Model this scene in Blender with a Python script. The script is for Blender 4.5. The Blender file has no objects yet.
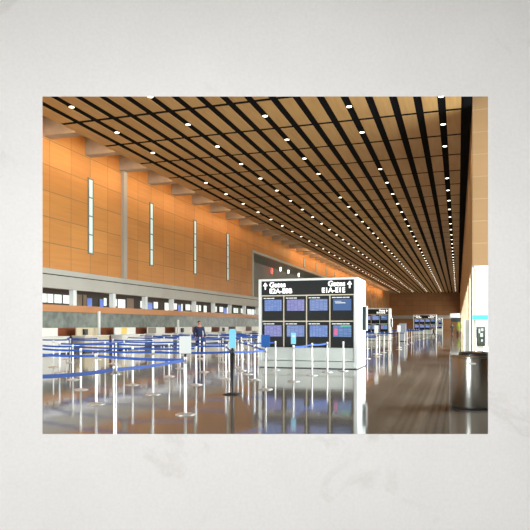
import bpy, bmesh, math, random
from mathutils import Vector, Matrix
random.seed(7)
PI = math.pi
C = bpy.context.scene.collection

# ------------------------------------------------------------------ materials
def new_mat(name):
    m = bpy.data.materials.new(name); m.use_nodes = True
    nt = m.node_tree; b = nt.nodes['Principled BSDF']
    return m, nt, b
def plain(name, col, rough=.5, metal=0., spec=.5, emit=None, es=0.):
    m, nt, b = new_mat(name)
    b.inputs['Base Color'].default_value = (*col, 1)
    b.inputs['Roughness'].default_value = rough
    b.inputs['Metallic'].default_value = metal
    b.inputs['Specular IOR Level'].default_value = spec
    if emit:
        b.inputs['Emission Color'].default_value = (*emit, 1)
        b.inputs['Emission Strength'].default_value = es
    return m
def N(nt, t, **kw):
    n = nt.nodes.new(t)
    for k, v in kw.items():
        if k in n.inputs: n.inputs[k].default_value = v
        else: setattr(n, k, v)
    return n
def ramp(nt, fac, stops):
    r = nt.nodes.new('ShaderNodeValToRGB')
    e = r.color_ramp.elements
    e[0].position, e[0].color = stops[0][0], (*stops[0][1], 1)
    e[1].position, e[1].color = stops[-1][0], (*stops[-1][1], 1)
    for p, c in stops[1:-1]:
        k = e.new(p); k.color = (*c, 1)
    nt.links.new(fac, r.inputs['Fac'])
    return r.outputs['Color']
def coords(nt, scale=(1, 1, 1), rot=(0, 0, 0), gen=False):
    tc = nt.nodes.new('ShaderNodeTexCoord'); mp = nt.nodes.new('ShaderNodeMapping')
    mp.inputs['Scale'].default_value = scale; mp.inputs['Rotation'].default_value = rot
    nt.links.new(tc.outputs['Object'], mp.inputs['Vector'])
    return mp.outputs['Vector']
def mixc(nt, fac, a, b, mode='MIX'):
    m = nt.nodes.new('ShaderNodeMix'); m.data_type = 'RGBA'; m.blend_type = mode
    if isinstance(fac, float): m.inputs[0].default_value = fac
    else: nt.links.new(fac, m.inputs[0])
    for k, v in ((6, a), (7, b)):
        if isinstance(v, tuple): m.inputs[k].default_value = (*v, 1)
        else: nt.links.new(v, m.inputs[k])
    return m.outputs[2]

def wood_wall(name, c1, c2, joint, axis, pw, ph, off_u, off_z, rough=.35):
    """veneer panels in straight columns and rows; the u coordinate runs along `axis`"""
    m, nt, b = new_mat(name)
    tc = nt.nodes.new('ShaderNodeTexCoord'); sp = nt.nodes.new('ShaderNodeSeparateXYZ')
    nt.links.new(tc.outputs['Object'], sp.inputs[0])
    def math_(op, a, bb=None):
        n = nt.nodes.new('ShaderNodeMath'); n.operation = op
        for i, v in enumerate((a, bb)):
            if v is None: continue
            if isinstance(v, (int, float)): n.inputs[i].default_value = v
            else: nt.links.new(v, n.inputs[i])
        return n.outputs[0]
    U = sp.outputs['Y' if axis == 'Y' else 'X']; Z = sp.outputs['Z']
    u = math_('DIVIDE', math_('SUBTRACT', U, off_u), pw)
    z = math_('DIVIDE', math_('SUBTRACT', Z, off_z), ph)
    fu, fz = math_('FRACT', u), math_('FRACT', z)
    iu, iz = math_('FLOOR', u), math_('FLOOR', z)
    cv = nt.nodes.new('ShaderNodeCombineXYZ'); nt.links.new(iu, cv.inputs[0]); nt.links.new(iz, cv.inputs[1])
    wn = nt.nodes.new('ShaderNodeTexWhiteNoise'); nt.links.new(cv.outputs[0], wn.inputs['Vector'])
    ns = N(nt, 'ShaderNodeTexNoise', Scale=1.0, Detail=5.0)
    nt.links.new(coords(nt, (.35, .35, 6)), ns.inputs['Vector'])
    f = math_('ADD', math_('MULTIPLY', wn.outputs['Value'], .40), math_('MULTIPLY', ns.outputs['Fac'], .65))
    col = ramp(nt, f, [(0.15, c1), (0.9, c2)])
    ju = math_('LESS_THAN', math_('ABSOLUTE', math_('SUBTRACT', fu, .5)), .5 - .022/pw)
    jz = math_('LESS_THAN', math_('ABSOLUTE', math_('SUBTRACT', fz, .5)), .5 - .022/ph)
    j = math_('MULTIPLY', ju, jz)
    out = mixc(nt, j, joint, col)
    nt.links.new(out, b.inputs['Base Color'])
    b.inputs['Roughness'].default_value = rough
    return m
def wood_plain(name, c1, c2, scale=(8, .5, 1), rough=.4):
    m, nt, b = new_mat(name)
    n1 = N(nt, 'ShaderNodeTexNoise', Scale=1.0, Detail=5.0); nt.links.new(coords(nt, scale), n1.inputs['Vector'])
    n2 = N(nt, 'ShaderNodeTexNoise', Scale=.22, Detail=2.0); nt.links.new(coords(nt), n2.inputs['Vector'])
    a = nt.nodes.new('ShaderNodeMath'); a.operation = 'ADD'
    nt.links.new(n1.outputs['Fac'], a.inputs[0]); nt.links.new(n2.outputs['Fac'], a.inputs[1])
    h = nt.nodes.new('ShaderNodeMath'); h.operation = 'MULTIPLY'; h.inputs[1].default_value = .5
    nt.links.new(a.outputs[0], h.inputs[0])
    nt.links.new(ramp(nt, h.outputs[0], [(.32, c1), (.68, c2)]), b.inputs['Base Color'])
    b.inputs['Roughness'].default_value = rough
    return m
def mottled(name, c1, c2, scale=1.2, rough=.3, metal=0., stretch=(1, 1, 1)):
    m, nt, b = new_mat(name)
    n1 = N(nt, 'ShaderNodeTexNoise', Scale=scale, Detail=4.0); nt.links.new(coords(nt, stretch), n1.inputs['Vector'])
    nt.links.new(ramp(nt, n1.outputs['Fac'], [(.3, c1), (.7, c2)]), b.inputs['Base Color'])
    b.inputs['Roughness'].default_value = rough; b.inputs['Metallic'].default_value = metal
    return m

M = {}
# marble of the tabletop, stood upright: pale grey white, soft clouds, a few faint veins
m, nt, b = new_mat('marble')
v = coords(nt)
cl = N(nt, 'ShaderNodeTexNoise', Scale=1.1, Detail=5.0, Roughness=.6); nt.links.new(v, cl.inputs['Vector'])
base = ramp(nt, cl.outputs['Fac'], [(.25, (.76, .755, .75)), (.75, (.83, .83, .825))])
vn = N(nt, 'ShaderNodeTexNoise', Scale=1.7, Detail=7.0, Roughness=.62, Distortion=.9)
nt.links.new(coords(nt, (1, 1, 1.3), (0, .6, .9)), vn.inputs['Vector'])
vein = ramp(nt, vn.outputs['Fac'], [(.60, (0, 0, 0)), (.66, (.35, .35, .35)), (.70, (.05, .05, .05)), (.85, (.3, .3, .3))])
gr = N(nt, 'ShaderNodeTexNoise', Scale=60.0, Detail=3.0); nt.links.new(v, gr.inputs['Vector'])
grc = ramp(nt, gr.outputs['Fac'], [(.3, (.97, .97, .97)), (.7, (1.02, 1.02, 1.02))])
mx = mixc(nt, vein, base, (.60, .58, .55))
mx = mixc(nt, 1.0, mx, grc, 'MULTIPLY')
nt.links.new(mx, b.inputs['Base Color']); b.inputs['Roughness'].default_value = .55
b.inputs['Specular IOR Level'].default_value = .25
M['marble'] = m
M['plaster'] = plain('plaster', (.75, .74, .72), .8)
# polished terrazzo floor
m, nt, b = new_mat('polished_floor')
n1 = N(nt, 'ShaderNodeTexNoise', Scale=.35, Detail=4.0); nt.links.new(coords(nt), n1.inputs['Vector'])
n2 = N(nt, 'ShaderNodeTexNoise', Scale=30.0, Detail=2.0); nt.links.new(coords(nt), n2.inputs['Vector'])
c1 = ramp(nt, n1.outputs['Fac'], [(.35, (.15, .13, .105)), (.65, (.22, .195, .16))])
c2 = ramp(nt, n2.outputs['Fac'], [(.35, (.85, .85, .85)), (.65, (1.1, 1.1, 1.1))])
br = N(nt, 'ShaderNodeTexBrick', offset=0.0)
br.inputs['Color1'].default_value = br.inputs['Color2'].default_value = (1, 1, 1, 1)
br.inputs['Mortar'].default_value = (.6, .6, .6, 1)
for k, vv in (('Scale', 1.0), ('Mortar Size', .006), ('Brick Width', 2.4), ('Row Height', 2.4)): br.inputs[k].default_value = vv
nt.links.new(coords(nt), br.inputs['Vector'])
nt.links.new(mixc(nt, 1.0, mixc(nt, 1.0, c1, c2, 'MULTIPLY'), br.outputs['Color'], 'MULTIPLY'), b.inputs['Base Color'])
b.inputs['Roughness'].default_value = .07; b.inputs['IOR'].default_value = 1.75
bn = N(nt, 'ShaderNodeTexNoise', Scale=1.6, Detail=2.0); nt.links.new(coords(nt), bn.inputs['Vector'])
bp = nt.nodes.new('ShaderNodeBump'); bp.inputs['Strength'].default_value = .12; bp.inputs['Distance'].default_value = .01
nt.links.new(bn.outputs['Fac'], bp.inputs['Height']); nt.links.new(bp.outputs['Normal'], b.inputs['Normal'])
M['floor'] = m

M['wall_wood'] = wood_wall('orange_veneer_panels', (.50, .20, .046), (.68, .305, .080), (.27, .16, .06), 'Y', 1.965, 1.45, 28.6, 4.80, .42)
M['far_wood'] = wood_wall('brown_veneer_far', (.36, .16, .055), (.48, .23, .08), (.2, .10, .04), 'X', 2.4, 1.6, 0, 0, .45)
M['pier_wood'] = wood_wall('tan_veneer_panels', (.25, .145, .062), (.30, .175, .078), (.34, .23, .125), 'X', 4.0, 1.05, .6, 4.4, .4)
M['side_wood'] = wood_wall('tan_veneer_side', (.47, .27, .11), (.56, .33, .14), (.25, .15, .07), 'Y', 3.9, 1.05, 30, 4.4, .4)
M['ceil_wood'] = wood_plain('ceiling_veneer', (.37, .20, .065), (.52, .31, .115), (6, .5, 1), .45)
M['strip_wood'] = wood_plain('fascia_veneer', (.50, .21, .07), (.62, .28, .10), (1, .3, 8))
M['rust_wood'] = wood_plain('russet_veneer', (.20, .055, .022), (.28, .085, .035), (1, 1, 6))
M['black'] = plain('black_channel', (.004, .004, .0045), .9, 0., .05)
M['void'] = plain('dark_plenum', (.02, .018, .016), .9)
M['beam_grey'] = mottled('fireproofed_steel', (.38, .30, .215), (.46, .37, .27), 1.5, .7)
M['fascia'] = mottled('pale_grey_fascia', (.45, .445, .39), (.51, .50, .44), .5, .5)
M['grey_paint'] = mottled('grey_paint', (.26, .245, .20), (.31, .29, .24), .4, .6)
M['col_paint'] = plain('column_paint', (.42, .38, .31), .5)
M['joint_dark'] = plain('dark_joint', (.03, .03, .028), .7)
M['green_glass'] = mottled('grey_green_backpanel', (.075, .095, .078), (.20, .235, .19), 2.2, .3)
M['white'] = plain('white_laminate', (.80, .80, .74), .35)
M['white_cool'] = plain('white_metal', (.80, .84, .82), .35)
M['cream'] = plain('cream_laminate', (.66, .58, .40), .4)
M['board_black'] = plain('board_black', (.008, .010, .010), .5, 0., .2)
M['base_grey'] = mottled('board_base_grey', (.56, .62, .58), (.64, .70, .66), .8, .35)
M['steel'] = plain('brushed_steel', (.62, .62, .61), .28, 1.)
M['post_steel'] = plain('satin_post', (.80, .80, .79), .35, .6)
M['base_steel'] = plain('disc_steel', (.70, .70, .68), .3, .6)
M['dark_metal'] = plain('dark_metal', (.035, .037, .04), .4, .5)
M['can_steel'] = plain('can_steel', (.42, .42, .39), .14, 1.)
_b = M['can_steel'].node_tree.nodes['Principled BSDF']; _b.inputs['Roughness'].default_value = .34; _b.inputs['Anisotropic'].default_value = .92
_t = M['can_steel'].node_tree.nodes.new('ShaderNodeTangent'); _t.direction_type = 'RADIAL'; _t.axis = 'Z'
M['can_steel'].node_tree.links.new(_t.outputs[0], _b.inputs['Tangent']); _b.inputs['Anisotropic Rotation'].default_value = 0.25
M['brass'] = plain('brass', (.75, .5, .22), .25, 1.)
M['belt'] = plain('blue_webbing', (.016, .085, .40), .6)
M['sign_white'] = plain('paper_white', (.88, .92, .91), .4)
M['sign_cyan'] = plain('sign_cyan', (.22, .62, .86), .4, emit=(.25, .7, 1), es=.25)
M['sign_blue'] = plain('sign_blue', (.03, .17, .62), .4)
M['blue_panel'] = plain('blue_panel', (.03, .07, .30), .5)
M['navy'] = plain('navy_cloth', (.012, .018, .055), .85)
M['dark_cloth'] = plain('dark_cloth', (.03, .028, .03), .85)
M['khaki'] = plain('tan_cloth', (.25, .17, .10), .85)
M['shirt'] = plain('pale_shirt', (.55, .62, .72), .8)
M['skin'] = plain('skin', (.50, .25, .16), .5)
M['hair'] = plain('hair', (.035, .02, .012), .7)
M['red_neon'] = plain('red_neon', (.6, .03, .02), .5, emit=(1, .10, .06), es=1.6)
M['lens'] = plain('lamp_lens', (1, .95, .8), .3, emit=(1, .88, .68), es=6.5)
M['lit_letter'] = plain('lit_letters', (1, 1, 1), .4, emit=(1, 1, .96), es=1.3)
M['window_day'] = plain('daylit_glass', (.5, .6, .55), .15, emit=(.66, .76, .66), es=.62)
M['office_lit'] = plain('lit_office_pane', (.7, .75, .7), .2, emit=(.85, .95, .9), es=.85)
M['office_blue'] = plain('blue_screen', (.1, .2, .6), .2, emit=(.15, .25, .8), es=.5)
M['office_tan'] = plain('tan_wall_poster', (.34, .26, .18), .5)
M['mullion'] = plain('mullion', (.22, .24, .22), .4, .3)
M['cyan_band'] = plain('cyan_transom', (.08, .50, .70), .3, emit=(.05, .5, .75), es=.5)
M['foliage'] = mottled('foliage', (.10, .22, .03), (.55, .50, .05), 9, .6)
M['terracotta'] = plain('pot', (.25, .12, .07), .6)
m, nt, b = new_mat('window_glass')
tr = nt.nodes.new('ShaderNodeBsdfTransparent'); gl = nt.nodes.new('ShaderNodeBsdfGlossy'); gl.inputs['Roughness'].default_value = .02
ms = nt.nodes.new('ShaderNodeMixShader'); ms.inputs[0].default_value = .07
nt.links.new(tr.outputs[0], ms.inputs[1]); nt.links.new(gl.outputs[0], ms.inputs[2])
nt.links.new(ms.outputs[0], nt.nodes['Material Output'].inputs['Surface'])
M['glass'] = m
# flight table on the monitors: pale text rows and columns on blue
def screen_mat(name, seed, base, hi):
    m, nt, b = new_mat(name)
    br = N(nt, 'ShaderNodeTexBrick', offset=.0)
    br.inputs['Color1'].default_value = (*hi, 1); br.inputs['Color2'].default_value = (*[x*.75+y*.25 for x, y in zip(base, hi)], 1)
    br.inputs['Mortar'].default_value = (*base, 1)
    for k, vv in (('Scale', 1.0), ('Mortar Size', .012), ('Brick Width', .115+.02*seed), ('Row Height', .032), ('Bias', .1)): br.inputs[k].default_value = vv
    tc = nt.nodes.new('ShaderNodeTexCoord'); mp = nt.nodes.new('ShaderNodeMapping'); mp.inputs['Rotation'].default_value = (PI/2, 0, 0)
    mp.inputs['Location'].default_value = (seed*.07, .3, 0)
    nt.links.new(tc.outputs['Object'], mp.inputs['Vector']); nt.links.new(mp.outputs['Vector'], br.inputs['Vector'])
    b.inputs['Base Color'].default_value = (.01, .015, .03, 1); b.inputs['Roughness'].default_value = .7; b.inputs['Specular IOR Level'].default_value = .1
    nt.links.new(br.outputs['Color'], b.inputs['Emission Color']); b.inputs['Emission Strength'].default_value = 1.5
    return m
SCR = [screen_mat('flight_table_blue', 0, (.10, .16, .36), (.38, .46, .70)), screen_mat('flight_table_violet', 1, (.14, .15, .34), (.50, .46, .66)),
       screen_mat('flight_table_pale', 2, (.11, .16, .34), (.44, .50, .70)), plain('message_screen_blue', (.01, .02, .05), .7, 0., .1, emit=(.11, .20, .42), es=.8),
       screen_mat('flight_table_slate', 3, (.06, .13, .28), (.35, .42, .62))]

# ------------------------------------------------------------------ mesh helpers
class MB:
    def __init__(s): s.v = []; s.f = []; s.smooth = set()
    def box(s, x0, x1, y0, y1, z0, z1, mat=None):
        n = len(s.v)
        P = [(x, y, z) for z in (z0, z1) for y in (y0, y1) for x in (x0, x1)]
        s.v += [tuple(mat @ Vector(p)) for p in P] if mat else P
        s.f += [tuple(n+i for i in q) for q in ((0, 2, 3, 1), (4, 5, 7, 6), (0, 1, 5, 4), (2, 6, 7, 3), (0, 4, 6, 2), (1, 3, 7, 5))]
        return s
    def prism(s, pts, axis, a, b):
        """extrude a convex or concave outline (list of 2D) along an axis from a to b"""
        n = len(s.v); k = len(pts)
        def mk(p, t): return {'X': (t, p[0], p[1]), 'Y': (p[0], t, p[1]), 'Z': (p[0], p[1], t)}[axis]
        s.v += [mk(p, a) for p in pts] + [mk(p, b) for p in pts]
        s.f.append(tuple(n+i for i in range(k))[::-1]); s.f.append(tuple(n+k+i for i in range(k)))
        for i in range(k): j = (i+1) % k; s.f.append((n+i, n+j, n+k+j, n+k+i))
        return s
    def lathe(s, prof, seg=16, cx=0, cy=0):
        n = len(s.v)
        for r, z in prof:
            for i in range(seg):
                a = 2*PI*i/seg; s.v.append((cx+r*math.cos(a), cy+r*math.sin(a), z))
        for j in range(len(prof)-1):
            for i in range(seg):
                k = (i+1) % seg
                s.smooth.add(len(s.f)); s.f.append((n+j*seg+i, n+j*seg+k, n+(j+1)*seg+k, n+(j+1)*seg+i))
        s.f.append(tuple(n+i for i in range(seg))[::-1]); s.f.append(tuple(n+(len(prof)-1)*seg+i for i in range(seg)))
        return s
    def build(s, name, mat, parent=None, loc=None):
        me = bpy.data.meshes.new(name); me.from_pydata(s.v, [], s.f)
        me.materials.append(mat)
        for i in s.smooth: me.polygons[i].use_smooth = True
        bm = bmesh.new(); bm.from_mesh(me); bmesh.ops.recalc_face_normals(bm, faces=bm.faces); bm.to_mesh(me); bm.free()
        o = bpy.data.objects.new(name, me); C.objects.link(o)
        if parent: o.parent = parent
        if loc: o.location = loc
        return o
def B(*a, **k): return MB().box(*a, **k)
def bevel(o, w=.01, seg=2):
    md = o.modifiers.new('bevel', 'BEVEL'); md.width = w; md.segments = seg; md.limit_method = 'ANGLE'; return o
def tag(o, label, cat, group=None):
    o['label'] = label; o['category'] = cat
    if group: o['group'] = group
    return o
def empty(name, loc=(0, 0, 0), rz=0.):
    o = bpy.data.objects.new(name, None); C.objects.link(o); o.location = loc; o.rotation_euler = (0, 0, rz); o.empty_display_size = .1
    return o
def st(o): o['kind'] = 'structure'; return o
KIDS = {}
def copy_tree(o, parent=None):
    c = o.copy(); C.objects.link(c)
    if parent: c.parent = parent
    for ch in o.children: copy_tree(ch, c)
    return c
def text(body, size, mat, parent, loc, align='LEFT', name='lettering', depth=.006, bold=.0):
    cu = bpy.data.curves.new(name, 'FONT'); cu.body = body; cu.size = size; cu.extrude = depth; cu.align_x = align; cu.offset = bold
    t = bpy.data.objects.new(name, cu); C.objects.link(t)
    dg = bpy.context.evaluated_depsgraph_get(); dg.update()
    me = bpy.data.meshes.new_from_object(t.evaluated_get(dg)); bpy.data.objects.remove(t)
    me.materials.clear(); me.materials.append(mat)
    o = bpy.data.objects.new(name, me); C.objects.link(o); o.parent = parent; o.location = loc; o.rotation_euler = (PI/2, 0, 0)
    return o

# ------------------------------------------------------------------ camera, upright marble tabletop and added near room
YAW = math.atan(193/600)
Fw = Vector((-math.sin(YAW), math.cos(YAW), 0)); Rt = Vector((math.cos(YAW), math.sin(YAW), 0))
cam = bpy.data.cameras.new('camera'); co = bpy.data.objects.new('camera', cam); C.objects.link(co)
co.location = (0, 0, 1.6); co.rotation_euler = (PI/2, 0, YAW)
cam.sensor_width = 36; cam.lens = 36*600/530; cam.shift_y = 60/530; cam.clip_end = 600
bpy.context.scene.camera = co

RW = Matrix(((Rt.x, Fw.x, 0, 0), (Rt.y, Fw.y, 0, 0), (0, 0, 1, 0), (0, 0, 0, 1)))   # room frame: u across, v forward
D0, D1 = 3.0, 3.06
u0, u1, za, zb = -1.1125, 1.115, 1.055, 2.7425
RX, RB, RH = 2.9, -2.6, 3.9
def rot(o): o.matrix_world = RW; return o
w = MB()
def ringverts(d, e): return [(u0-e, d, za-e), (u1+e, d, za-e), (u1+e, d, zb+e), (u0-e, d, zb+e)]
outer = lambda d: [(-RX, d, 0), (RX, d, 0), (RX, d, RH), (-RX, d, RH)]
n = 0
w.v += ringverts(D0, 0) + ringverts(D1, .05) + outer(D0) + outer(D1)
for i in range(4):
    j = (i+1) % 4
    w.f += [(i, j, 4+j, 4+i), (i, j, 8+j, 8+i), (4+i, 4+j, 12+j, 12+i), (8+i, 8+j, 12+j, 12+i)]
st(rot(w.build('marble_tabletop_upright', M['marble'])))  # marble tabletop around a postcard, stood up as an invented wall with an opening
st(rot(B(-RX-.1, -RX, RB, D1, 0, RH).build('wall_added_left', M['plaster'])))  # invented room shell, out of view; shuts out the sky, bounces light onto the marble
st(rot(B(RX, RX+.1, RB, D1, 0, RH).build('wall_added_right', M['plaster'])))
st(rot(B(-RX-.1, RX+.1, RB-.1, RB, 0, RH).build('wall_added_back', M['plaster'])))
st(rot(B(-RX-.1, RX+.1, RB-.1, D1, RH, RH+.1).build('ceiling_added', M['plaster'])))
def area(name, loc, size, power, col=(1, 1, 1), rot_e=(0, 0, 0), parent=None, spread=PI):
    L = bpy.data.lights.new(name, 'AREA'); L.shape = 'RECTANGLE'; L.size, L.size_y = size; L.energy = power; L.color = col; L.spread = spread
    o = bpy.data.objects.new(name, L); C.objects.link(o); o.location = loc; o.rotation_euler = rot_e
    if parent: o.parent = parent
    return o
ML = 240
for v in (-.6,):
    p = RW @ Vector((-.5, v, RH-.06))
    area('marble_fill_light', p, (3.6, 1.6), ML, (.985, .99, 1), (0, 0, YAW))  # added fill light for the marble, no real lamp there
fx = rot(B(-2.4, 1.4, -1.5, .3, RH-.05, RH).build('fill_light_housing', M['white']))  # made-up housing for the fill light, out of view
tag(fx, 'added wide flat white housing, unseen, over the fill light for the marble', 'lamp')

# ------------------------------------------------------------------ hall shell
WL, WR, YF, HC = -22.0, .65, 205.0, 12.0
fl = MB(); fl.box(-26.5, 16, -6, YF+2, -.2, 0); st(fl.build('floor', M['floor']))
# left wall, upper veneer zone with the recess left open between Y 64 and 112
uw = MB()
uw.box(WL-.3, WL, -6, 64, 4.8, 14.6); uw.box(WL-.3, WL, 112, YF, 4.8, 14.6); uw.box(WL-.3, WL, 64, 112, 9.75, 14.6)
st(uw.build('wall_left', M['wall_wood']))
rc = MB(); rc.box(WL-3.4, WL-3.2, 63.8, 112.2, 4.6, 9.95); rc.box(WL-3.2, WL-.3, 63.8, 64, 4.6, 9.95); rc.box(WL-3.2, WL-.3, 112, 112.2, 4.6, 9.95)
rc.box(WL-3.2, WL-.3, 64, 112, 9.75, 9.95); rc.box(WL-3.2, WL-.3, 64, 112, 4.6, 4.8)
st(rc.build('wall_recess', M['grey_paint']))
tr = MB(); tr.box(WL-.02, WL+.08, 63.6, 64.0, 4.8, 10.05); tr.box(WL-.02, WL+.08, 64, 112, 9.75, 10.05)
st(tr.build('trim_1', M['fascia']))
# pale fascia band with a dark joint
fa = MB(); fa.box(WL-.3, WL+.10, -6, YF, 3.7, 4.44); fa.box(WL-.3, WL+.10, -6, YF, 4.5, 4.8)
st(fa.build('trim_2', M['fascia']))
st(B(WL-.3, WL+.04, -6, YF, 4.44, 4.5).build('trim_3', M['joint_dark']))
st(B(WL-.3, WL+.16, -6, YF, 2.36, 2.76).build('trim_4', M['strip_wood']))
st(B(WL-.1, WL, -6, YF, 1.43, 2.36).build('trim_5', M['green_glass']))
st(B(WL-.1, WL+.02, -6, YF, 0, 1.43).build('trim_6', M['rust_wood']))
ob = MB(); ob.box(WL-3.3, WL-3.2, -6, YF, 2.5, 4.0); ob.box(WL-3.2, WL-.3, -6, YF, 2.56, 2.66)
st(ob.build('wall_office', plain('dark_office', (.07, .065, .06), .6)))
ps_ = [13.5+4.35*k for k in range(40)]
pm = MB()
for y in ps_: pm.box(WL-.25, WL+.04, y-.17, y+.17, 2.76, 3.7)
st(pm.build('trim_7', M['white_cool']))
# far wall and right wall
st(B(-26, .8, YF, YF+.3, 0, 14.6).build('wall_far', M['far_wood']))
st(B(-25, WR, YF-.3, YF, 3.7, 4.8).build('trim_8', M['fascia']))
rw = MB(); rw.box(WR, WR+.15, 30.3, YF, 4.4, 14.6); rw.box(WR, WR+.15, 30.3, YF, 0, .1)
st(rw.build('wall_right', M['side_wood']))
rj = MB()
for k in range(23): rj.box(WR, WR+.15, 30.3+7.8*k, min(YF, 34.0+7.8*k), .1, 4.4)
st(rj.build('trim_12', M['cream']))
# pier facing the camera over the glazed doors
st(B(WR, 16, 30, 30.3, 4.4, 14.6).build('wall_pier', M['pier_wood']))
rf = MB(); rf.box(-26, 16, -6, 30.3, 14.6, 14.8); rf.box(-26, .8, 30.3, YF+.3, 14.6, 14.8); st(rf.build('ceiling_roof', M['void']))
wb = MB(); wb.box(-26, 16, -6.3, -6, 9.0, 14.6); wb.box(-26, -15.5, -6.3, -6, 0, 9); wb.box(-9.5, 16, -6.3, -6, 0, 9); wb.box(-15.5, -9.5, -6.3, -6, 0, .1)  # opening left for the added light behind the camera
for x in (-13.5, -11.5): wb.box(x-.08, x+.08, -6.3, -6, .1, 9.0)
st(wb.build('wall_behind', M['grey_paint']))
# slatted ceiling: veneer panels, black channels
S0, SP, SW = -.73, 1.05, .36
CY = [2.4+4.0*k for k in range(51)]
strips = [S0-SP*k for k in range(-1, 18)]
ce = MB()
edges = sorted([s for s in strips])
xs = [(-19.6, edges[0]-SW/2)] + [(edges[i]+SW/2, edges[i+1]-SW/2) for i in range(len(edges)-1)]
for (a, bb) in xs:
    for i in range(len(CY)-1):
        ce.box(a, bb, CY[i]+.15, CY[i+1]-.15, HC, HC+.02)
st(ce.build('ceiling', M['ceil_wood']))
ch = MB()
ch.box(-19.55, .62, CY[0], CY[-1], HC+.021, HC+.06)
st(ch.build('ceiling_backing', M['black']))
# edge channel by the right wall, a little lower
st(B(.23, .63, CY[0], YF, HC-.01, HC+.02).build('trim_9', M['black']))
# steel beams crossing the gap between the ceiling and the left wall
bmz = MB()
for k in range(-6, 45):
    y = 28.6+3.93*k
    if y > YF-1: break
    bmz.box(WL, -18.2, y-.55, y-.45+.55, HC+.14, HC+1.15)
st(bmz.build('trim_10', M['beam_grey']))
st(B(-22, -18.9, -5, YF, HC+1.2, HC+1.3).build('ceiling_cove', M['beam_grey']))
# wall column
st(B(WL, WL+.22, 36.15, 36.60, 4.8, HC+.14).build('trim_11', M['col_paint']))
# slit windows
wi = 0
ks = [-3, -1, 1, 3, 5, 7, 15, 17, 19, 21, 23, 25, 27, 29, 31, 33, 35, 37, 39, 41, 43]
for k in ks:
    y = 28.6+3.93*k; y0, y1 = y-.21, y+.21; z0, z1 = 6.1, 10.75
    if 64 < y < 112 : z0, z1 = 10.25, 11.6
    wi += 1
    fr = MB()
    fr.box(WL, WL+.07, y0-.07, y0, z0-.07, z1+.07); fr.box(WL, WL+.07, y1, y1+.07, z0-.07, z1+.07)
    nseg = 4 if z0 < 7 else 1
    for i in range(nseg+1):
        zz = z0+(z1-z0)*i/nseg; fr.box(WL, WL+.06, y0, y1, zz-.035, zz+.035)
    f = st(fr.build('window_%d' % wi, M['mullion']))
    B(WL, WL+.03, y0, y1, z0+.03, z1-.03).build('window_pane', M['window_day'], f)

# offices behind the opening over the counters
random.seed(3)
for i in range(len(ps_)-1):
    a, bb = ps_[i]+.24, ps_[i+1]-.24
    if bb < 20 or a > 130: continue
    y = a+.1; k = 0
    while y < bb-.3:
        wd = random.choice([.5, .7, .9, 1.3])
        wd = min(wd, bb-.05-y)
        r = random.random()
        wi += 1
        if r < .66: mt = M['office_lit']; z0, z1 = random.choice([2.9, 3.05]), 3.6
        elif r < .78: mt = M['office_blue']; z0, z1 = 2.85, 3.5
        elif r < .92: mt = M['office_tan']; z0, z1 = 2.8, 3.7
        else: mt = None
        if mt:
            xo = WL-3.18
            f = st(B(xo, xo+.05, y-.04, y+wd*.8+.04, z0-.04, z1+.04).build('window_%d' % wi, M['mullion']))
            B(xo+.05, xo+.07, y, y+wd*.8, z0, z1).build('window_pane', mt, f)
        y += wd; k += 1

# red neon clock and small lamps in the recess
nb = MB(); nb.lathe([(.02, -.04), (.42, -.04), (.46, 0), (.42, .04), (.02, .04)], 20)
o = nb.build('neon_sign', M['red_neon']); o.rotation_euler = (0, PI/2, 0); o.location = (WL-2.6, 79.6, 9.1)
tag(o, 'round red glowing sign hanging in the grey recess above the gate board', 'sign')
nr = MB(); nr.box(-.62, -.04, -.02, .02, -.02, .02); nr.build('hanging_rod', M['dark_metal'], o)
for y, z in ((81.8, 9.25), (86, 9.25), (92, 9.25)):
    o = MB().lathe([(.06, 0), (.10, .05), (.10, .49)], 14).build('recess_lamp', M['lens'], None, (WL-2.0, y, z))
    tag(o, 'small white ceiling lamp in the grey recess over the gate board', 'lamp', 'lamps in the grey recess')

# ------------------------------------------------------------------ downlights
LW = [(S0-4.2*k) for k in range(5)]
rowname = ['first lamp row from the right wall', 'second lamp row from the right wall', 'middle lamp row of the ceiling',
           'second lamp row from the left wall', 'lamp row nearest the left wall']
def make_down():
    r = empty('downlight')
    MB().lathe([(.12, -.001), (.125, -.012), (.15, -.012), (.15, .02), (.12, .02)], 16).build('bezel', M['dark_metal'], r)
    MB().lathe([(.05, -.034), (.12, -.02), (.12, .018)], 16).build('lens', M['lens'], r)
    return r
d0 = None
SPOT = bpy.data.lights.new('downlight_beam', 'SPOT'); SPOT.energy = 420; SPOT.color = (1, .84, .62); SPOT.spot_size = 1.9; SPOT.spot_blend = .6; SPOT.shadow_soft_size = .1
miss = {(0, 9), (1, 8), (4, 8), (2, 10)}
for r, x in enumerate(LW):
    for i in range(len(CY)-1):
        y = CY[i]+2.0
        if y < 22: continue
        if y > 195: continue
        if (r, i) in miss: continue
        d = make_down() if d0 is None else copy_tree(d0)
        if d0 is None: d0 = d
        d.location = (x, y, HC)
        tag(d, 'small round glowing downlight in a black ceiling strip, ' + rowname[r], 'downlight', 'downlights of the ' + rowname[r])
# beams of the downlights, one lamp for a short run of them
for r, x in enumerate(LW):
    for i in range(5, 48, 2):
        s = bpy.data.objects.new('downlight_beam', SPOT); C.objects.link(s); s.location = (x, CY[i]+2.0, HC-.1)

# wall washers hidden in the cove
for k in range(-4, 40):
    y = 28.6+3.93*(k+.5)
    pw = 48 if k < 8 else (16 if k < 13 else 85)
    a = area('cove_light', (-19.3, y, HC+.35), (.3, 2.4), pw, (1, .62, .30), (0, .95, 0), spread=2.6)

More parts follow.
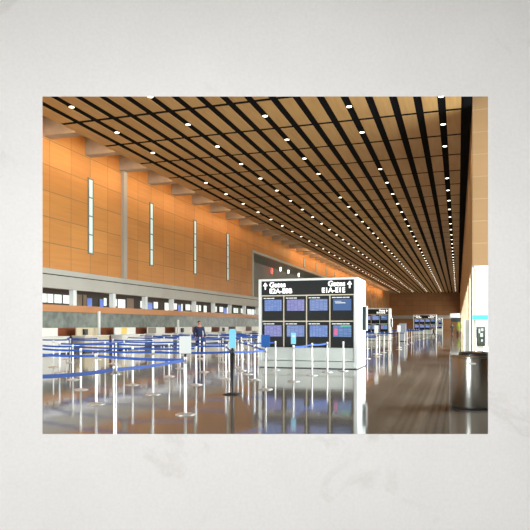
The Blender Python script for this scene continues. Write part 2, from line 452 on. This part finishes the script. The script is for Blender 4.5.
# ------------------------------------------------------------------ daylight side
gm = MB()
XG = 9.0
for k in range(7): gm.box(XG, XG+.15, 14+2.64*k, 14.15+2.64*k, 0, 12)
for z in (0, 2.4, 5, 8, 11.85): gm.box(XG, XG+.15, 14, 30, z, z+.15)
f = st(gm.build('window_200', M['mullion']))
B(XG+.06, XG+.08, 14, 30, .15, 11.9).build('window_pane', M['glass'], f)
rn = MB(); rn.box(XG, XG+.3, -6, 30, 12, 14.6); rn.box(XG, XG+.3, -6, 14, 0, 12); st(rn.build('wall_right_near', M['side_wood']))
area('daylight_side', (XG+1.2, 22, 6.2), (16, 11), 11500, (.86, .95, 1), (0, PI/2, 0)).rotation_euler = (PI/2, 0, PI/2)
# daylight through the low glazing along the right wall
f = st(B(WR+.06, WR+.08, 30.8, YF, .1, 4.4).build('window_201', M['glass']))
area('daylight_low', (WR+1.6, 118, 2.4), (172, 4.4), 21000, (.95, .98, .93), (PI/2, 0, PI/2))
area('fill_behind', (-12.5, -6.8, 4.6), (6, 8.6), 5800, (.9, .97, .97), (-PI/2, 0, 0)).rotation_euler = (PI/2, 0, 0)  # added fill behind the camera: brightens board fronts, makes the bin highlight
f = st(B(-15.5, -9.5, -6.16, -6.14, .1, 9.0).build('window_203', M['glass']))  # invented pane in front of the added fill, out of view
# glazed doors under the pier
dm = MB()
for x in (.68, 1.6, 2.9, 4.2, 5.5, 6.8, 8.1): dm.box(x-.04, x+.04, 30.05, 30.2, 0, 4.4)
for z in (0, 4.3): dm.box(.65, XG, 30.05, 30.2, z, z+.1)
f = st(dm.build('window_202', M['white_cool']))
B(.68, XG, 30.11, 30.13, .1, 4.3).build('window_pane', M['glass'], f)
cb = B(.66, XG, 29.98, 30.22, 1.86, 2.06).build('transom_band', M['cyan_band'], f)
# things seen through the doors
p = empty('notice_board', (1.06, 31.2, 0)); tag(p, 'dark green notice board with white marks behind the glass doors', 'notice board')
B(-.2, .2, 0, .06, .55, 1.5).build('panel', plain('board_green', (.03, .05, .035), .4), p)
mk = MB(); mk.box(-.1, -.02, -.02, 0, 1.2, 1.42); mk.box(.02, .12, -.02, 0, 1.3, 1.44); mk.box(-.02, .1, -.02, 0, 1.02, 1.2); mk.box(.02, .09, -.02, 0, .78, .9)
mk.build('white_marks', M['sign_white'], p)
for s in (-.17, .17): B(s-.02, s+.02, .01, .05, 0, .55).build('leg', M['steel'], p)
p = empty('white_crate', (1.0, 30.72, 0)); tag(p, 'low white box standing behind the glass doors', 'box'); bevel(B(-.16, .16, -.15, .15, 0, .5).build('body', M['white'], p)); B(-.17, .17, -.16, .16, .5, .56).build('lid', M['cream'], p)

# metal pylon and bin
p = empty('door_pylon', (.40, 28.6, 0)); tag(p, 'tall slim grey metal pylon with white edges behind the steel bin', 'pylon')
bevel(B(-.09, .09, -.1, .1, 0, 1.82).build('body', mottled('pylon_grey', (.24, .23, .20), (.30, .29, .25), 1, .4), p), .005)
B(-.15, -.09, -.11, .11, 0, 1.86).build('edge_strip', M['white_cool'], p); B(.09, .13, -.11, .11, 0, 1.86).build('edge_strip', M['white_cool'], p)

p = empty('litter_bin', (.34, 12.40, 0)); tag(p, 'large round polished steel litter bin on the shiny floor at the right', 'bin')
MB().lathe([(.48, .04), (.50, .05), (.50, .97), (.49, .985)], 48).build('body', M['can_steel'], p)
MB().lathe([(.47, 0), (.47, .045)], 48).build('base_ring', M['dark_metal'], p)
MB().lathe([(.505, .97), (.51, .985), (.505, 1.0), (.36, 1.02), (.34, 1.01)], 48).build('rim', M['can_steel'], p)
MB().lathe([(.33, 1.0), (.33, 1.06), (.28, 1.075), (.26, 1.04), (.24, 1.03)], 32).build('ash_tray', M['dark_metal'], p)
MB().lathe([(.13, 1.03), (.11, 1.06), (.03, 1.075)], 24).build('lid_knob', M['brass'], p)
B(-.16, -.02, -.502, -.488, .86, .89).build('label_plate', M['sign_white'], p)

# ------------------------------------------------------------------ gate information boards
def make_board(full=True):
    r = empty('gate_board')
    W, Hh, Dp = 3.76, 3.33, 2.0
    cab = MB(); cab.box(-W/2+.10, W/2-.10, .03, Dp-.02, .78, Hh-.06)
    c_ = cab.build('cabinet', M['white'], r)
    fm = MB()
    fm.box(-W/2, -W/2+.13, 0, Dp, .03, Hh); fm.box(W/2-.13, W/2, 0, Dp, .03, Hh); fm.box(-W/2+.13, W/2-.13, 0, Dp, Hh-.10, Hh)
    bevel(fm.build('frame', M['white_cool'], r), .012)
    bs = bevel(B(-W/2+.13, W/2-.13, .02, Dp-.02, .28, .77).build('base_panel', M['base_grey'], r), .01)
    B(-W/2+.06, W/2-.06, .05, Dp-.05, 0, .03).build('plinth', M['dark_metal'], r)
    B(-W/2+.13, W/2-.13, -.04, Dp-.02, .03, .26).build('kick_panel', M['base_grey'], r)
    xi = W/2-.13
    B(-xi, xi, -.01, .05, 2.72, 3.25).build('header_panel', M['board_black'], r)
    zt = [(1.76, 2.68), (.77, 1.72)]
    cw = 2*xi/4
    ml = MB()
    for i in range(1, 4): ml.box(-xi+cw*i-.018, -xi+cw*i+.018, -.02, .04, .77, 2.70)
    ml.box(-xi, xi, -.021, .04, 2.68, 2.72); ml.box(-xi, xi, -.021, .04, 1.72, 1.76)
    ml.build('mullion', M['cream'], r)
    for ri, (a, bb) in enumerate(zt):
        for i in range(4):
            x0 = -xi+cw*i+.02; x1 = x0+cw-.04
            mp = B(x0, x1, -.005, .05, a, bb).build('monitor_panel', M['board_black'], r)
            zt_ = bb-.13; zb_ = bb-.55
            sm = SCR[3] if (ri == 0 and i == 3) else SCR[4] if (ri == 1 and i == 3) else SCR[(i+ri) % 3]
            B(x0+.10, x1-.07, -.018, -.005, zb_, zt_).build('screen', sm, mp)
            cp = MB(); q = x0+.06
            for wd in (.10, .16, .12) if i != 3 else (.14, .22, .1, .12):
                cp.box(q, q+wd, -.012, -.005, bb-.095, bb-.06); q += wd+.02
            cp.build('caption', M['sign_white'], mp)
            if ri == 0 and i == 3: MB().box(x0+.18, x0+.55, -.022, -.018, zt_-.16, zt_-.13).box(x0+.16, x0+.40, -.022, -.018, zt_-.10, zt_-.08).build('message_line', M['sign_white'], mp)
            if ri == 1 and i == 3:
                MB().box(x0+.14, x0+.26, -.022, -.018, zb_+.06, zb_+.3).build('red_block', plain('red_block', (.3, .03, .1), .5, emit=(.6, .12, .25), es=.8), mp)
                MB().box(x0+.38, x1-.10, -.022, -.018, zt_-.05, zt_+.0).build('green_bar', plain('green_bar', (.03, .3, .15), .5, emit=(.05, .45, .25), es=.8), mp)
    L = M['lit_letter']
    text('Gates', .27, L, r, (-xi+.31, -.012, 3.02), bold=.005)
    text('E2A-E8B', .25, L, r, (-xi+.31, -.012, 2.79), bold=.005)
    text('Gates', .27, L, r, (xi-.31, -.012, 3.02), 'RIGHT', bold=.005)
    text('E1A-E1E', .25, L, r, (xi-.31, -.012, 2.79), 'RIGHT', bold=.005)
    for s in (-1, 1):
        ax = s*(xi-.15)
        am = MB(); am.prism([(ax-.09, 3.07), (ax-.04, 3.07), (ax-.022, 3.09), (ax-.022, 2.94), (ax+.022, 2.94), (ax+.022, 3.09), (ax+.04, 3.07), (ax+.09, 3.07), (ax, 3.20)], 'Y', -.014, -.008)
        am.build('arrow', L, r)
    sd = B(W/2, W/2+.13, 1.2, 1.3, 1.40, 2.30).build('side_display', M['dark_metal'], r)
    B(W/2+.13, W/2+.18, 1.18, 1.32, 1.38, 2.32).build('side_bezel', M['steel'], sd)
    B(W/2, W/2+.01, .7, .9, 2.72, 2.95).build('wall_plate', M['grey_paint'], r)
    return r
b0 = make_board(); b0.location = (-5.33, 21.6, 0)
tag(b0, 'large nearest gate board with eight flight monitors and lettering Gates E2A-E8B and E1A-E1E', 'information board', 'gate information boards')
for (x, y, lb) in ((-8.6, 62.8, 'second gate board behind the large nearest one, partly hidden by it'),
                   (-5.3, 103.9, 'small far gate board standing alone, third from the front'),
                   (-5.35, 148, 'tiny gate board peeping out behind the third board'),
                   ):
    c = copy_tree(b0); c.location = (x, y, 0); tag(c, lb, 'information board', 'gate information boards')
# hanging sign near the far planter
p = empty('hanging_sign', (-.45, 98, 0)); tag(p, 'small white-topped sign on a dark stand by the far planter', 'sign')
B(-.75, .75, -.08, .08, 2.75, 3.4).build('panel', M['sign_white'], p); B(-.6, .9, -.06, .06, 2.1, 2.75).build('lower_panel', M['dark_metal'], p)
for s in (-.5, .8): B(s-.05, s+.05, -.05, .05, 0, 2.1).build('post', M['dark_metal'], p)

# ------------------------------------------------------------------ ticket counters
def make_counter(wd, side):
    r = empty('ticket_counter')
    h = wd/2
    bevel(B(-.42, .42, -h-.12, h+.12, .08, .93).build('front_cabinet', M['white'], r), .015)
    B(-.36, .36, -h-.08, h+.08, 0, .08).build('toe_kick', M['dark_metal'], r)
    bevel(B(-.46, .46, -h-.15, h+.15, .93, .98).build('worktop', M['white_cool'], r), .01)
    bevel(B(-.30, -.22, -h, h, .98, 1.44).build('back_screen', M['white'], r), .01)
    if side:
        B(-.2, -.08, -h*.35-.18, -h*.35+.18, 1.02, 1.36).build('display', M['dark_metal'], r); B(-.16, -.12, -h*.35-.03, -h*.35+.03, .98, 1.02).build('display_stand', M['dark_metal'], r)
    return r
CT = [(26.04, 28.36), (29.93, 32.41), (34.02, 36.83), (38.39, 41.19), (42.9, 46.11), (47.98, 50.23), (52.16, 54.49), (56.44, 59.45)]
CT += [(61.2+4.4*k, 63.7+4.4*k) for k in range(18)]
ordn = ['leftmost white ticket counter in the photo under the long wood fascia', 'pale grey ticket counter with a dark display, second from the left',
        'ticket counter with a yellow notice on its screen, third from the left', 'ticket counter fourth from the left, half grey half white screen',
        'fifth ticket counter from the left, just left of the standing person in navy', 'short ticket counter just right of the person in navy',
        'ticket counter seventh from the left behind the dark barrier post', 'ticket counter eighth from the left beside the gate board']
for i, (a, bb) in enumerate(CT):
    c = make_counter(bb-a-.15, i in (1, 4, 6)); c.location = (-21.0, (a+bb)/2, 0)
    if i < 8: tag(c, ordn[i], 'ticket counter', 'ticket counters along the left wall')
    else: tag(c, 'white ticket counter along the left wall beyond the nearest gate board', 'ticket counter', 'far ticket counters')
    if i == 2: B(-.215, -.205, -.5, .15, 1.0, 1.42).build('yellow_notice', plain('yellow_notice', (.85, .6, .12), .4), c)
    if i == 1:
        for ch_ in c.children:
            if ch_.name.startswith(('back_screen', 'front_cabinet')): ch_.data.materials[0] = M['cream']
    if i == 3: B(-.215, -.205, -1.3, -.1, 1.0, 1.42).build('grey_film', M['grey_paint'], c)
# blue baggage scales between counters
for i in range(len(CT)-1):
    y0, y1 = CT[i][1]+.25, CT[i+1][0]-.25
    if y1-y0 < .5: continue
    c = empty('baggage_scale', (-21.2, (y0+y1)/2, 0)); h = (y1-y0)/2
    bevel(B(-.5, .5, -h, h, 0, .42).build('platform', M['dark_metal'], c), .01)
    bevel(B(-.55, -.42, -h, h, .42, .86).build('back_plate', M['blue_panel'], c), .01)
    B(-.42, .5, -h+.04, h-.04, .42, .45).build('weigh_plate', M['steel'], c)
    if i < 7:
        tag(c, 'blue-backed baggage scale between the %s and %s ticket counters from the left' % tuple([['first', 'second', 'third', 'fourth', 'fifth', 'sixth', 'seventh', 'eighth'][j] for j in (i, i+1)]), 'baggage scale', 'baggage scales between the counters')
    else: tag(c, 'blue-backed baggage scale beyond the nearest gate board', 'baggage scale', 'far baggage scales')
for y, lb in ((31.75, 'white pole rising from the second ticket counter to the wood fascia'), (41.7, 'short white pole between the third and fourth ticket counters')):
    c = empty('light_pole', (-20.85 if y < 35 else -20.40, y, 0)); tag(c, lb, 'pole')
    MB().lathe([(.085, .99 if y < 35 else 0), (.085, 2.45 if y < 35 else 2.0)], 12).build('pole', M['white_cool'], c)
    MB().lathe([(.10, (.985 if y < 35 else 0)), (.13, (1.02 if y < 35 else .03))], 12).build('flange', M['steel'], c)

# ------------------------------------------------------------------ barrier posts with belts
def make_post():
    r = empty('barrier_post')
    MB().lathe([(.045, .02), (.025, .04), (.025, .90), (.025, .92)], 14).build('pole', M['post_steel'], r)
    MB().lathe([(.18, 0), (.18, .012), (.14, .026), (.05, .04)], 24).build('base', M['base_steel'], r)
    MB().lathe([(.031, .91), (.031, 1.02), (.024, 1.03)], 14).build('belt_cassette', M['post_steel'], r)
    return r
def make_dark_post():
    r = empty('barrier_post')
    MB().lathe([(.05, .02), (.045, .04), (.045, .92)], 14).build('pole', M['dark_metal'], r)
    MB().lathe([(.22, 0), (.22, .012), (.16, .03), (.05, .045)], 24).build('base', M['dark_metal'], r)
    MB().lathe([(.052, .91), (.052, 1.02), (.04, 1.035)], 14).build('belt_cassette', M['dark_metal'], r)
    return r
def belt(par, a, b, sag=.02):
    d = Vector((b[0]-a[0], b[1]-a[1], 0)); L = d.length; n = Vector((-d.y, d.x, 0)).normalized()*.0025
    m_ = MB(); seg = 8; dn = d.normalized()*.042
    st_, d2 = dn, d-2*dn
    for i in range(seg+1):
        t = i/seg; z = .975-sag*4*t*(1-t)
        p = st_+d2*t
        for q in (p+n, p-n):
            m_.v += [(q.x, q.y, z-.026), (q.x, q.y, z+.026)]
    for i in range(seg):
        k = 4*i
        m_.f += [(k, k+4, k+5, k+1), (k+2, k+3, k+7, k+6), (k+1, k+5, k+7, k+3), (k, k+2, k+6, k+4)]
    m_.f += [(0, 1, 3, 2), (4*seg, 4*seg+2, 4*seg+3, 4*seg+1)]
    return m_.build('belt', M['belt'], par)
PO = {0: (-4.89, 5.99), 1: (-4.57, 7.35), 2: (-4.63, 9.75), 3: (-6.95, 10.48), 4: (-8.83, 10.82), 5: (-6.68, 12.35), 6: (-8.86, 12.7), 7: (-10.71, 13.36),
      8: (-8.26, 14.15), 9: (-4.94, 12.91), 10: (-6.65, 14.67), 11: (-10.69, 14.94), 12: (-12.33, 15.47), 13: (-10.58, 17.08), 14: (-8.53, 16.8),
      15: (-6.56, 16.59), 16: (-8.22, 18.78), 17: (-7.45, 19.14), 18: (-12.64, 16.94), 19: (-11.76, 18.28), 20: (-11.66, 19.36), 21: (-9.7, 19.99),
      22: (-4.55, 14.19), 23: (-6.17, 20.39), 24: (-4.44, 16.43), 25: (-4.4, 18.54), 26: (-4.21, 19.97), 27: (-3.80, 20.71), 28: (-5.65, 16.57),
      29: (-6.49, 18.4), 30: (-7.18, 19.75), 31: (-7.85, 21.11)}
LB = {0: 'steel barrier post at the left edge holding the near bright blue belt', 1: 'tallest nearest steel barrier post in the left foreground, its foot below the picture edge',
      2: 'steel barrier post carrying the white notice at the lane corner', 3: 'steel barrier post just left of the tallest nearest one',
      4: 'steel barrier post outside the left edge ending the second belt', 5: 'steel barrier post between the tallest nearest one and the white-notice post',
      6: 'steel barrier post third from the left picture edge, two left of the tallest', 7: 'steel barrier post at the left edge ending the third belt',
      8: 'steel barrier post midway between the tallest nearest one and the white-notice post, farther back', 9: 'black barrier post with a cyan sign on top',
      10: 'steel barrier post just right of the white notice', 11: 'slim steel barrier post second from the left picture edge', 12: 'steel barrier post at the left edge ending the fourth belt',
      13: 'steel barrier post just right of and well behind the tallest nearest one', 14: 'steel barrier post just left of the white notice, farther back',
      15: 'steel barrier post just left of the black barrier post', 16: 'thin steel barrier post right of the person in navy, well behind the white notice',
      17: 'steel barrier post directly behind the black barrier post', 18: 'thin steel barrier post nearest the left picture edge', 19: 'thin far steel barrier post just left of the tallest nearest one',
      20: 'thin far steel barrier post in front of the third ticket counter', 21: 'thin far steel barrier post directly behind the white notice',
      22: 'steel barrier post with the blue sign before the gate board', 23: 'slim steel barrier post in front of the second monitor column of the gate board',
      24: 'steel barrier post with the pale blue arrow sign before the gate board', 25: 'steel barrier post in the middle of the short belt before the gate board',
      26: 'steel barrier post at the right end of the short belt before the gate board', 27: 'lone beltless steel post under the last monitor column of the gate board',
      28: 'steel barrier post at the left corner of the gate board', 29: 'steel barrier post one step left of the gate board corner',
      30: 'steel barrier post two steps left of the gate board corner', 31: 'steel barrier post three steps left of the gate board corner'}
p0 = make_post(); posts = {}
for i, (x, y) in PO.items():
    if i == 9: r = make_dark_post()
    elif i == 0: r = p0
    else: r = copy_tree(p0)
    r.location = (x, y, 0); posts[i] = r
    tag(r, LB[i], 'barrier post', 'steel barrier posts of the near queue lanes' if i != 9 else None)
def link(a, b_, sag=.02): belt(posts[a], PO[a], PO[b_], sag)
for a, b_ in ((1, 0), (2, 1), (3, 4), (2, 3), (6, 7), (5, 6), (9, 5), (11, 12), (8, 11), (10, 8), (18, 13), (13, 14), (14, 15), (15, 9), (20, 19), (21, 20), (16, 21), (17, 16), (24, 25), (25, 26), (22, 9), (29, 30), (30, 31), (28, 29), (23, 30), (19, 18), (22, 28)):
    link(a, b_)
def topsign(i, name, w_, z0, z1, mat, label, cat='sign', yaw=YAW, band=None):
    p = empty(name, (PO[i][0], PO[i][1], 0), yaw); tag(p, label, cat)
    bevel(B(-w_/2, w_/2, -.012, .012, z0, z1).build('panel', mat, p), .004)
    B(-.02, .02, -.015, .015, 1.035, z0).build('bracket', M['dark_metal'], p)
    if band: B(-w_*.3, w_*.3, -.018, -.012, z0+(z1-z0)*.62, z0+(z1-z0)*.80).build('symbol', band, p)
    return p
topsign(2, 'notice_sign', .21, 1.09, 1.40, M['sign_white'], 'white rectangular notice on top of the barrier post left of centre')
topsign(9, 'notice_sign', .15, 1.07, 1.51, M['sign_cyan'], 'tall cyan sign on top of the black barrier post')
topsign(22, 'notice_sign', .22, 1.06, 1.36, M['sign_blue'], 'blue square sign on the barrier post at the left of the gate board')
topsign(24, 'notice_sign', .14, 1.06, 1.38, M['sign_cyan'], 'small pale blue sign with a white mark before the gate board', band=M['sign_white'])

def lattice(xs_, ys_, lab, grp, skip=0., jit=.12):
    prev = {}
    for y in ys_:
        last = None
        for x in xs_:
            if random.random() < skip: last = None; continue
            px, py = x+random.uniform(-jit, jit), y+random.uniform(-jit, jit)
            r = copy_tree(p0_clean); r.location = (px, py, 0); tag(r, lab, 'barrier post', grp)
            if last is not None and random.random() < .85: belt(r, (px, py), last)
            last = (px, py)
# a belt-free source for the farther posts
p0_clean = make_post(); p0_clean.location = (-14.6, 19.2, 0)
tag(p0_clean, 'farther steel barrier post of the lanes before the ticket counters', 'barrier post', 'farther posts before the ticket counters')
random.seed(11)
lattice([-17.6, -15.6, -13.6, -11.6, -9.6], [21.6, 23.9, 26.2, 28.6, 31, 33.4, 35.8], 'farther steel barrier post of the lanes before the ticket counters', 'farther posts before the ticket counters', .08)
lattice([-15.6, -13.6, -11.6, -9.6], [38.5, 41.5, 44.5, 48, 52], 'farther steel barrier post of the lanes before the ticket counters', 'farther posts before the ticket counters', .1)
lattice([-7.6, -5.8, -4.0], [26.2, 28.4, 30.6, 33, 35.4, 38, 41, 44, 47.5, 51, 55], 'steel barrier post in the lanes just right of the nearest gate board', 'posts between the first and second gate boards', .06)
lattice([-8.0, -5.9, -3.8], [66, 70, 74, 78, 83, 88, 93, 98], 'distant steel barrier post in the lanes between the second and third gate boards', 'posts between the second and third gate boards', .08)
for (x, y, lb) in ((-4.29, 33.4, 'white notice raised on a post right of the nearest gate board, left one of two'), (-3.67, 40.0, 'white notice raised on a post before the far boards, right one of two')):
    p = empty('post_sign', (x, y, 0), YAW); tag(p, lb, 'sign')
    MB().lathe([(.2, 0), (.2, .02), (.05, .04), (.04, .05), (.04, 1.15)], 14).build('stand', M['post_steel'], p)
    B(-.11, .11, -.015, .015, 1.15, 1.58).build('panel', M['sign_white'], p)
p = empty('lane_cabinet', (-5.15, 60.0, 0)); tag(p, 'pale blue-grey cabinet among the posts right of the second gate board', 'cabinet')
bevel(B(-.33, .33, -.2, .2, .05, 1.75).build('body', plain('cab_blue', (.42, .5, .62), .4), p), .02); B(-.30, .30, -.22, -.2, .9, 1.65).build('door', plain('cab_door', (.36, .44, .58), .4), p)
B(-.30, .30, -.17, .17, 0, .05).build('foot', M['dark_metal'], p)

# ------------------------------------------------------------------ planter
p = empty('potted_tree', (.14, 99.0, 0)); tag(p, 'small tree with yellow-green leaves in a round pot by the right wall far away', 'plant')
MB().lathe([(.28, 0), (.38, .5), (.40, .52), (.34, .52)], 20).build('pot', M['terracotta'], p)
MB().lathe([(.05, .5), (.03, 1.6)], 8).build('trunk', M['khaki'], p)
fo = MB()
for _ in range(420):
    a, ph, rr = random.uniform(0, 2*PI), random.uniform(-1, 1), random.random()**.4
    cx, cy, cz = .38*rr*math.cos(a)*math.sqrt(1-ph*ph), .46*rr*math.sin(a)*math.sqrt(1-ph*ph), 1.45+.85*rr*ph
    R_ = Matrix.Rotation(random.uniform(0, PI), 3, 'X') @ Matrix.Rotation(random.uniform(0, PI), 3, 'Z')
    n = len(fo.v)
    for q in ((-.11, 0, 0), (0, -.05, .01), (.11, 0, 0), (0, .05, .01)): fo.v.append(tuple(Vector((cx, cy, cz))+R_ @ Vector(q)))
    fo.f.append((n, n+1, n+2, n+3))
fo.build('foliage', M['foliage'], p)

# ------------------------------------------------------------------ people
def skin_mesh(name, verts, edges, radii, mat, parent, root=0, sub=2):
    me = bpy.data.meshes.new(name); me.from_pydata(verts, edges, []); me.materials.append(mat)
    o = bpy.data.objects.new(name, me); C.objects.link(o); o.parent = parent
    md = o.modifiers.new('skin', 'SKIN'); md.use_smooth_shade = True
    for i, r in enumerate(radii):
        sv = me.skin_vertices[0].data[i]; sv.radius = (r, r) if not isinstance(r, tuple) else r
        sv.use_root = (i == root)
    ss = o.modifiers.new('sub', 'SUBSURF'); ss.levels = ss.render_levels = sub
    return o
def person(loc, rz, H, top, legs, label, stride=.0, arm=.0, hairm=None, collar=None):
    k = H/1.75
    r = empty('person', loc, rz); r.scale = (k, k, k); tag(r, label, 'person')
    st2 = stride
    V = [(0, 0, .95), (0, 0, 1.12), (0, 0, 1.30), (0, 0, 1.44), (0, .0, 1.52), (0, -.01, 1.60), (0, 0, 1.69)]; E = [(i, i+1) for i in range(6)]
    Rr = [(.15, .11), (.14, .10), (.17, .11), (.13, .09), .055, (.075, .09), (.07, .085)]
    def add(p, rr, par): V.append(p); Rr.append(rr); E.append((par, len(V)-1)); return len(V)-1
    tips = {}
    for s in (-1, 1):
        h = add((.09*s, 0, .88), .095, 0); kn = add((.10*s, -st2*s*.5-.02, .50), .062, h); an = add((.10*s, -st2*s, .09), .042, kn)
        toe = add((.11*s, -st2*s-.13, .04), .036, an)
        sh = add((.19*s, 0, 1.41), .058, 3); el = add((.25*s, .02+arm*.1*s, 1.13), .043, sh); wr = add((.25*s, -.12-arm*s, .93), .028, el)
        pa = add((.25*s, -.17-arm*s, .87), (.034, .02), wr)
        for f_, dx in enumerate((-.03, -.011, .009, .028)):
            m1 = add((.25*s+dx, -.20-arm*s, .83), .010, pa); add((.25*s+dx*1.05, -.195-arm*s, .80-.006*(f_ in (1, 2))), .008, m1)
        t1 = add((.25*s-.045*s, -.19-arm*s, .87), .011, pa); add((.25*s-.055*s, -.21-arm*s, .84), .009, t1)
    skin_mesh('body', V, E, Rr, M['skin'], r)
    # jacket
    jv = [(0, 0, .86), (0, 0, 1.0), (0, 0, 1.12), (0, 0, 1.30), (0, 0, 1.42), (0, 0, 1.50)]; je = [(0, 1), (1, 2), (2, 3), (3, 4), (4, 5)]; jr = [(.19, .13), (.175, .13), (.17, .135), (.20, .155), (.17, .135), (.085, .085)]
    for s in (-1, 1):
        a = len(jv); jv += [(.19*s, 0, 1.41), (.25*s, .02+arm*.1*s, 1.13), (.25*s, -.10-arm*s, .96)]; jr += [.078, .062, .048]; je += [(4, a), (a, a+1), (a+1, a+2)]
    skin_mesh('jacket', jv, je, jr, top, r)
    tv = [(0, 0, .96), ]; te = []; trr = [(.165, .125)]
    for s in (-1, 1):
        a = len(tv); tv += [(.09*s, 0, .87), (.10*s, -st2*s*.5-.02, .50), (.10*s, -st2*s, .12)]; trr += [.112, .082, .062]; te += [(0, a), (a, a+1), (a+1, a+2)]
    skin_mesh('trousers', tv, te, trr, legs, r)
    for s in (-1, 1):
        skin_mesh('shoe', [(.10*s, -st2*s+.05, .05), (.105*s, -st2*s-.06, .045), (.11*s, -st2*s-.15, .035)], [(0, 1), (1, 2)], [.048, .046, .034], M['dark_cloth'], r)
    skin_mesh('hair', [(0, .035, 1.60), (0, .04, 1.68), (0, -.005, 1.735)], [(0, 1), (1, 2)], [(.07, .06), (.088, .085), (.06, .06)], hairm or M['hair'], r)
    fc = MB()
    for s in (-1, 1): fc.lathe([(.004, 1.628), (.012, 1.635), (.004, 1.642)], 8, .03*s, -.098)
    fc.build('eyes', M['dark_cloth'], r)
    skin_mesh('nose', [(0, -.095, 1.625), (0, -.112, 1.60)], [(0, 1)], [.008, .013], M['skin'], r, sub=1)
    MB().box(-.022, .022, -.104, -.09, 1.562, 1.572).build('mouth', plain('lips', (.4, .12, .1), .5), r)
    for s in (-1, 1): skin_mesh('ear', [(.083*s, 0, 1.635), (.083*s, .005, 1.60)], [(0, 1)], [.014, .011], M['skin'], r, sub=1)
    if collar: skin_mesh('scarf', [(.12, -.12, 1.28), (.15, -.13, 1.02)], [(0, 1)], [(.05, .03), (.06, .03)], collar, r, sub=1)
    return r
person((-12.2, 27.3, 0), YAW+.5, 1.82, M['navy'], M['navy'], 'person in a dark navy jacket standing behind the queue lanes by the counters', .03, .0, collar=M['shirt'])
person((-3.11, 83.0, 0), YAW+PI/2, 1.66, M['khaki'], M['dark_cloth'], 'person in a tan jacket walking in front of the third gate board', .28, .12)
person((-.95, 108.0, 0), YAW, 1.8, M['dark_cloth'], M['dark_cloth'], 'person in black standing beside the far potted tree', .05)

# ------------------------------------------------------------------ world and view
wd = bpy.data.worlds.new('sky'); bpy.context.scene.world = wd; wd.use_nodes = True
bg = wd.node_tree.nodes['Background']; bg.inputs['Color'].default_value = (.93, .97, 1, 1); bg.inputs['Strength'].default_value = 1.4
og = B(16, 80, -60, 260, -.3, -.2).build('ground_outside', plain('pale_paving', (.5, .5, .48), .8)); st(og)
sc = bpy.context.scene
sc.view_settings.view_transform = 'Standard'; sc.view_settings.look = 'None'; sc.view_settings.gamma = 1; sc.view_settings.use_curve_mapping = False
sc.view_settings.exposure = 0.0
sc.cycles.use_denoising = True
sc.cycles.max_bounces = 6; sc.cycles.diffuse_bounces = 3; sc.cycles.glossy_bounces = 4; sc.cycles.sample_clamp_indirect = 6
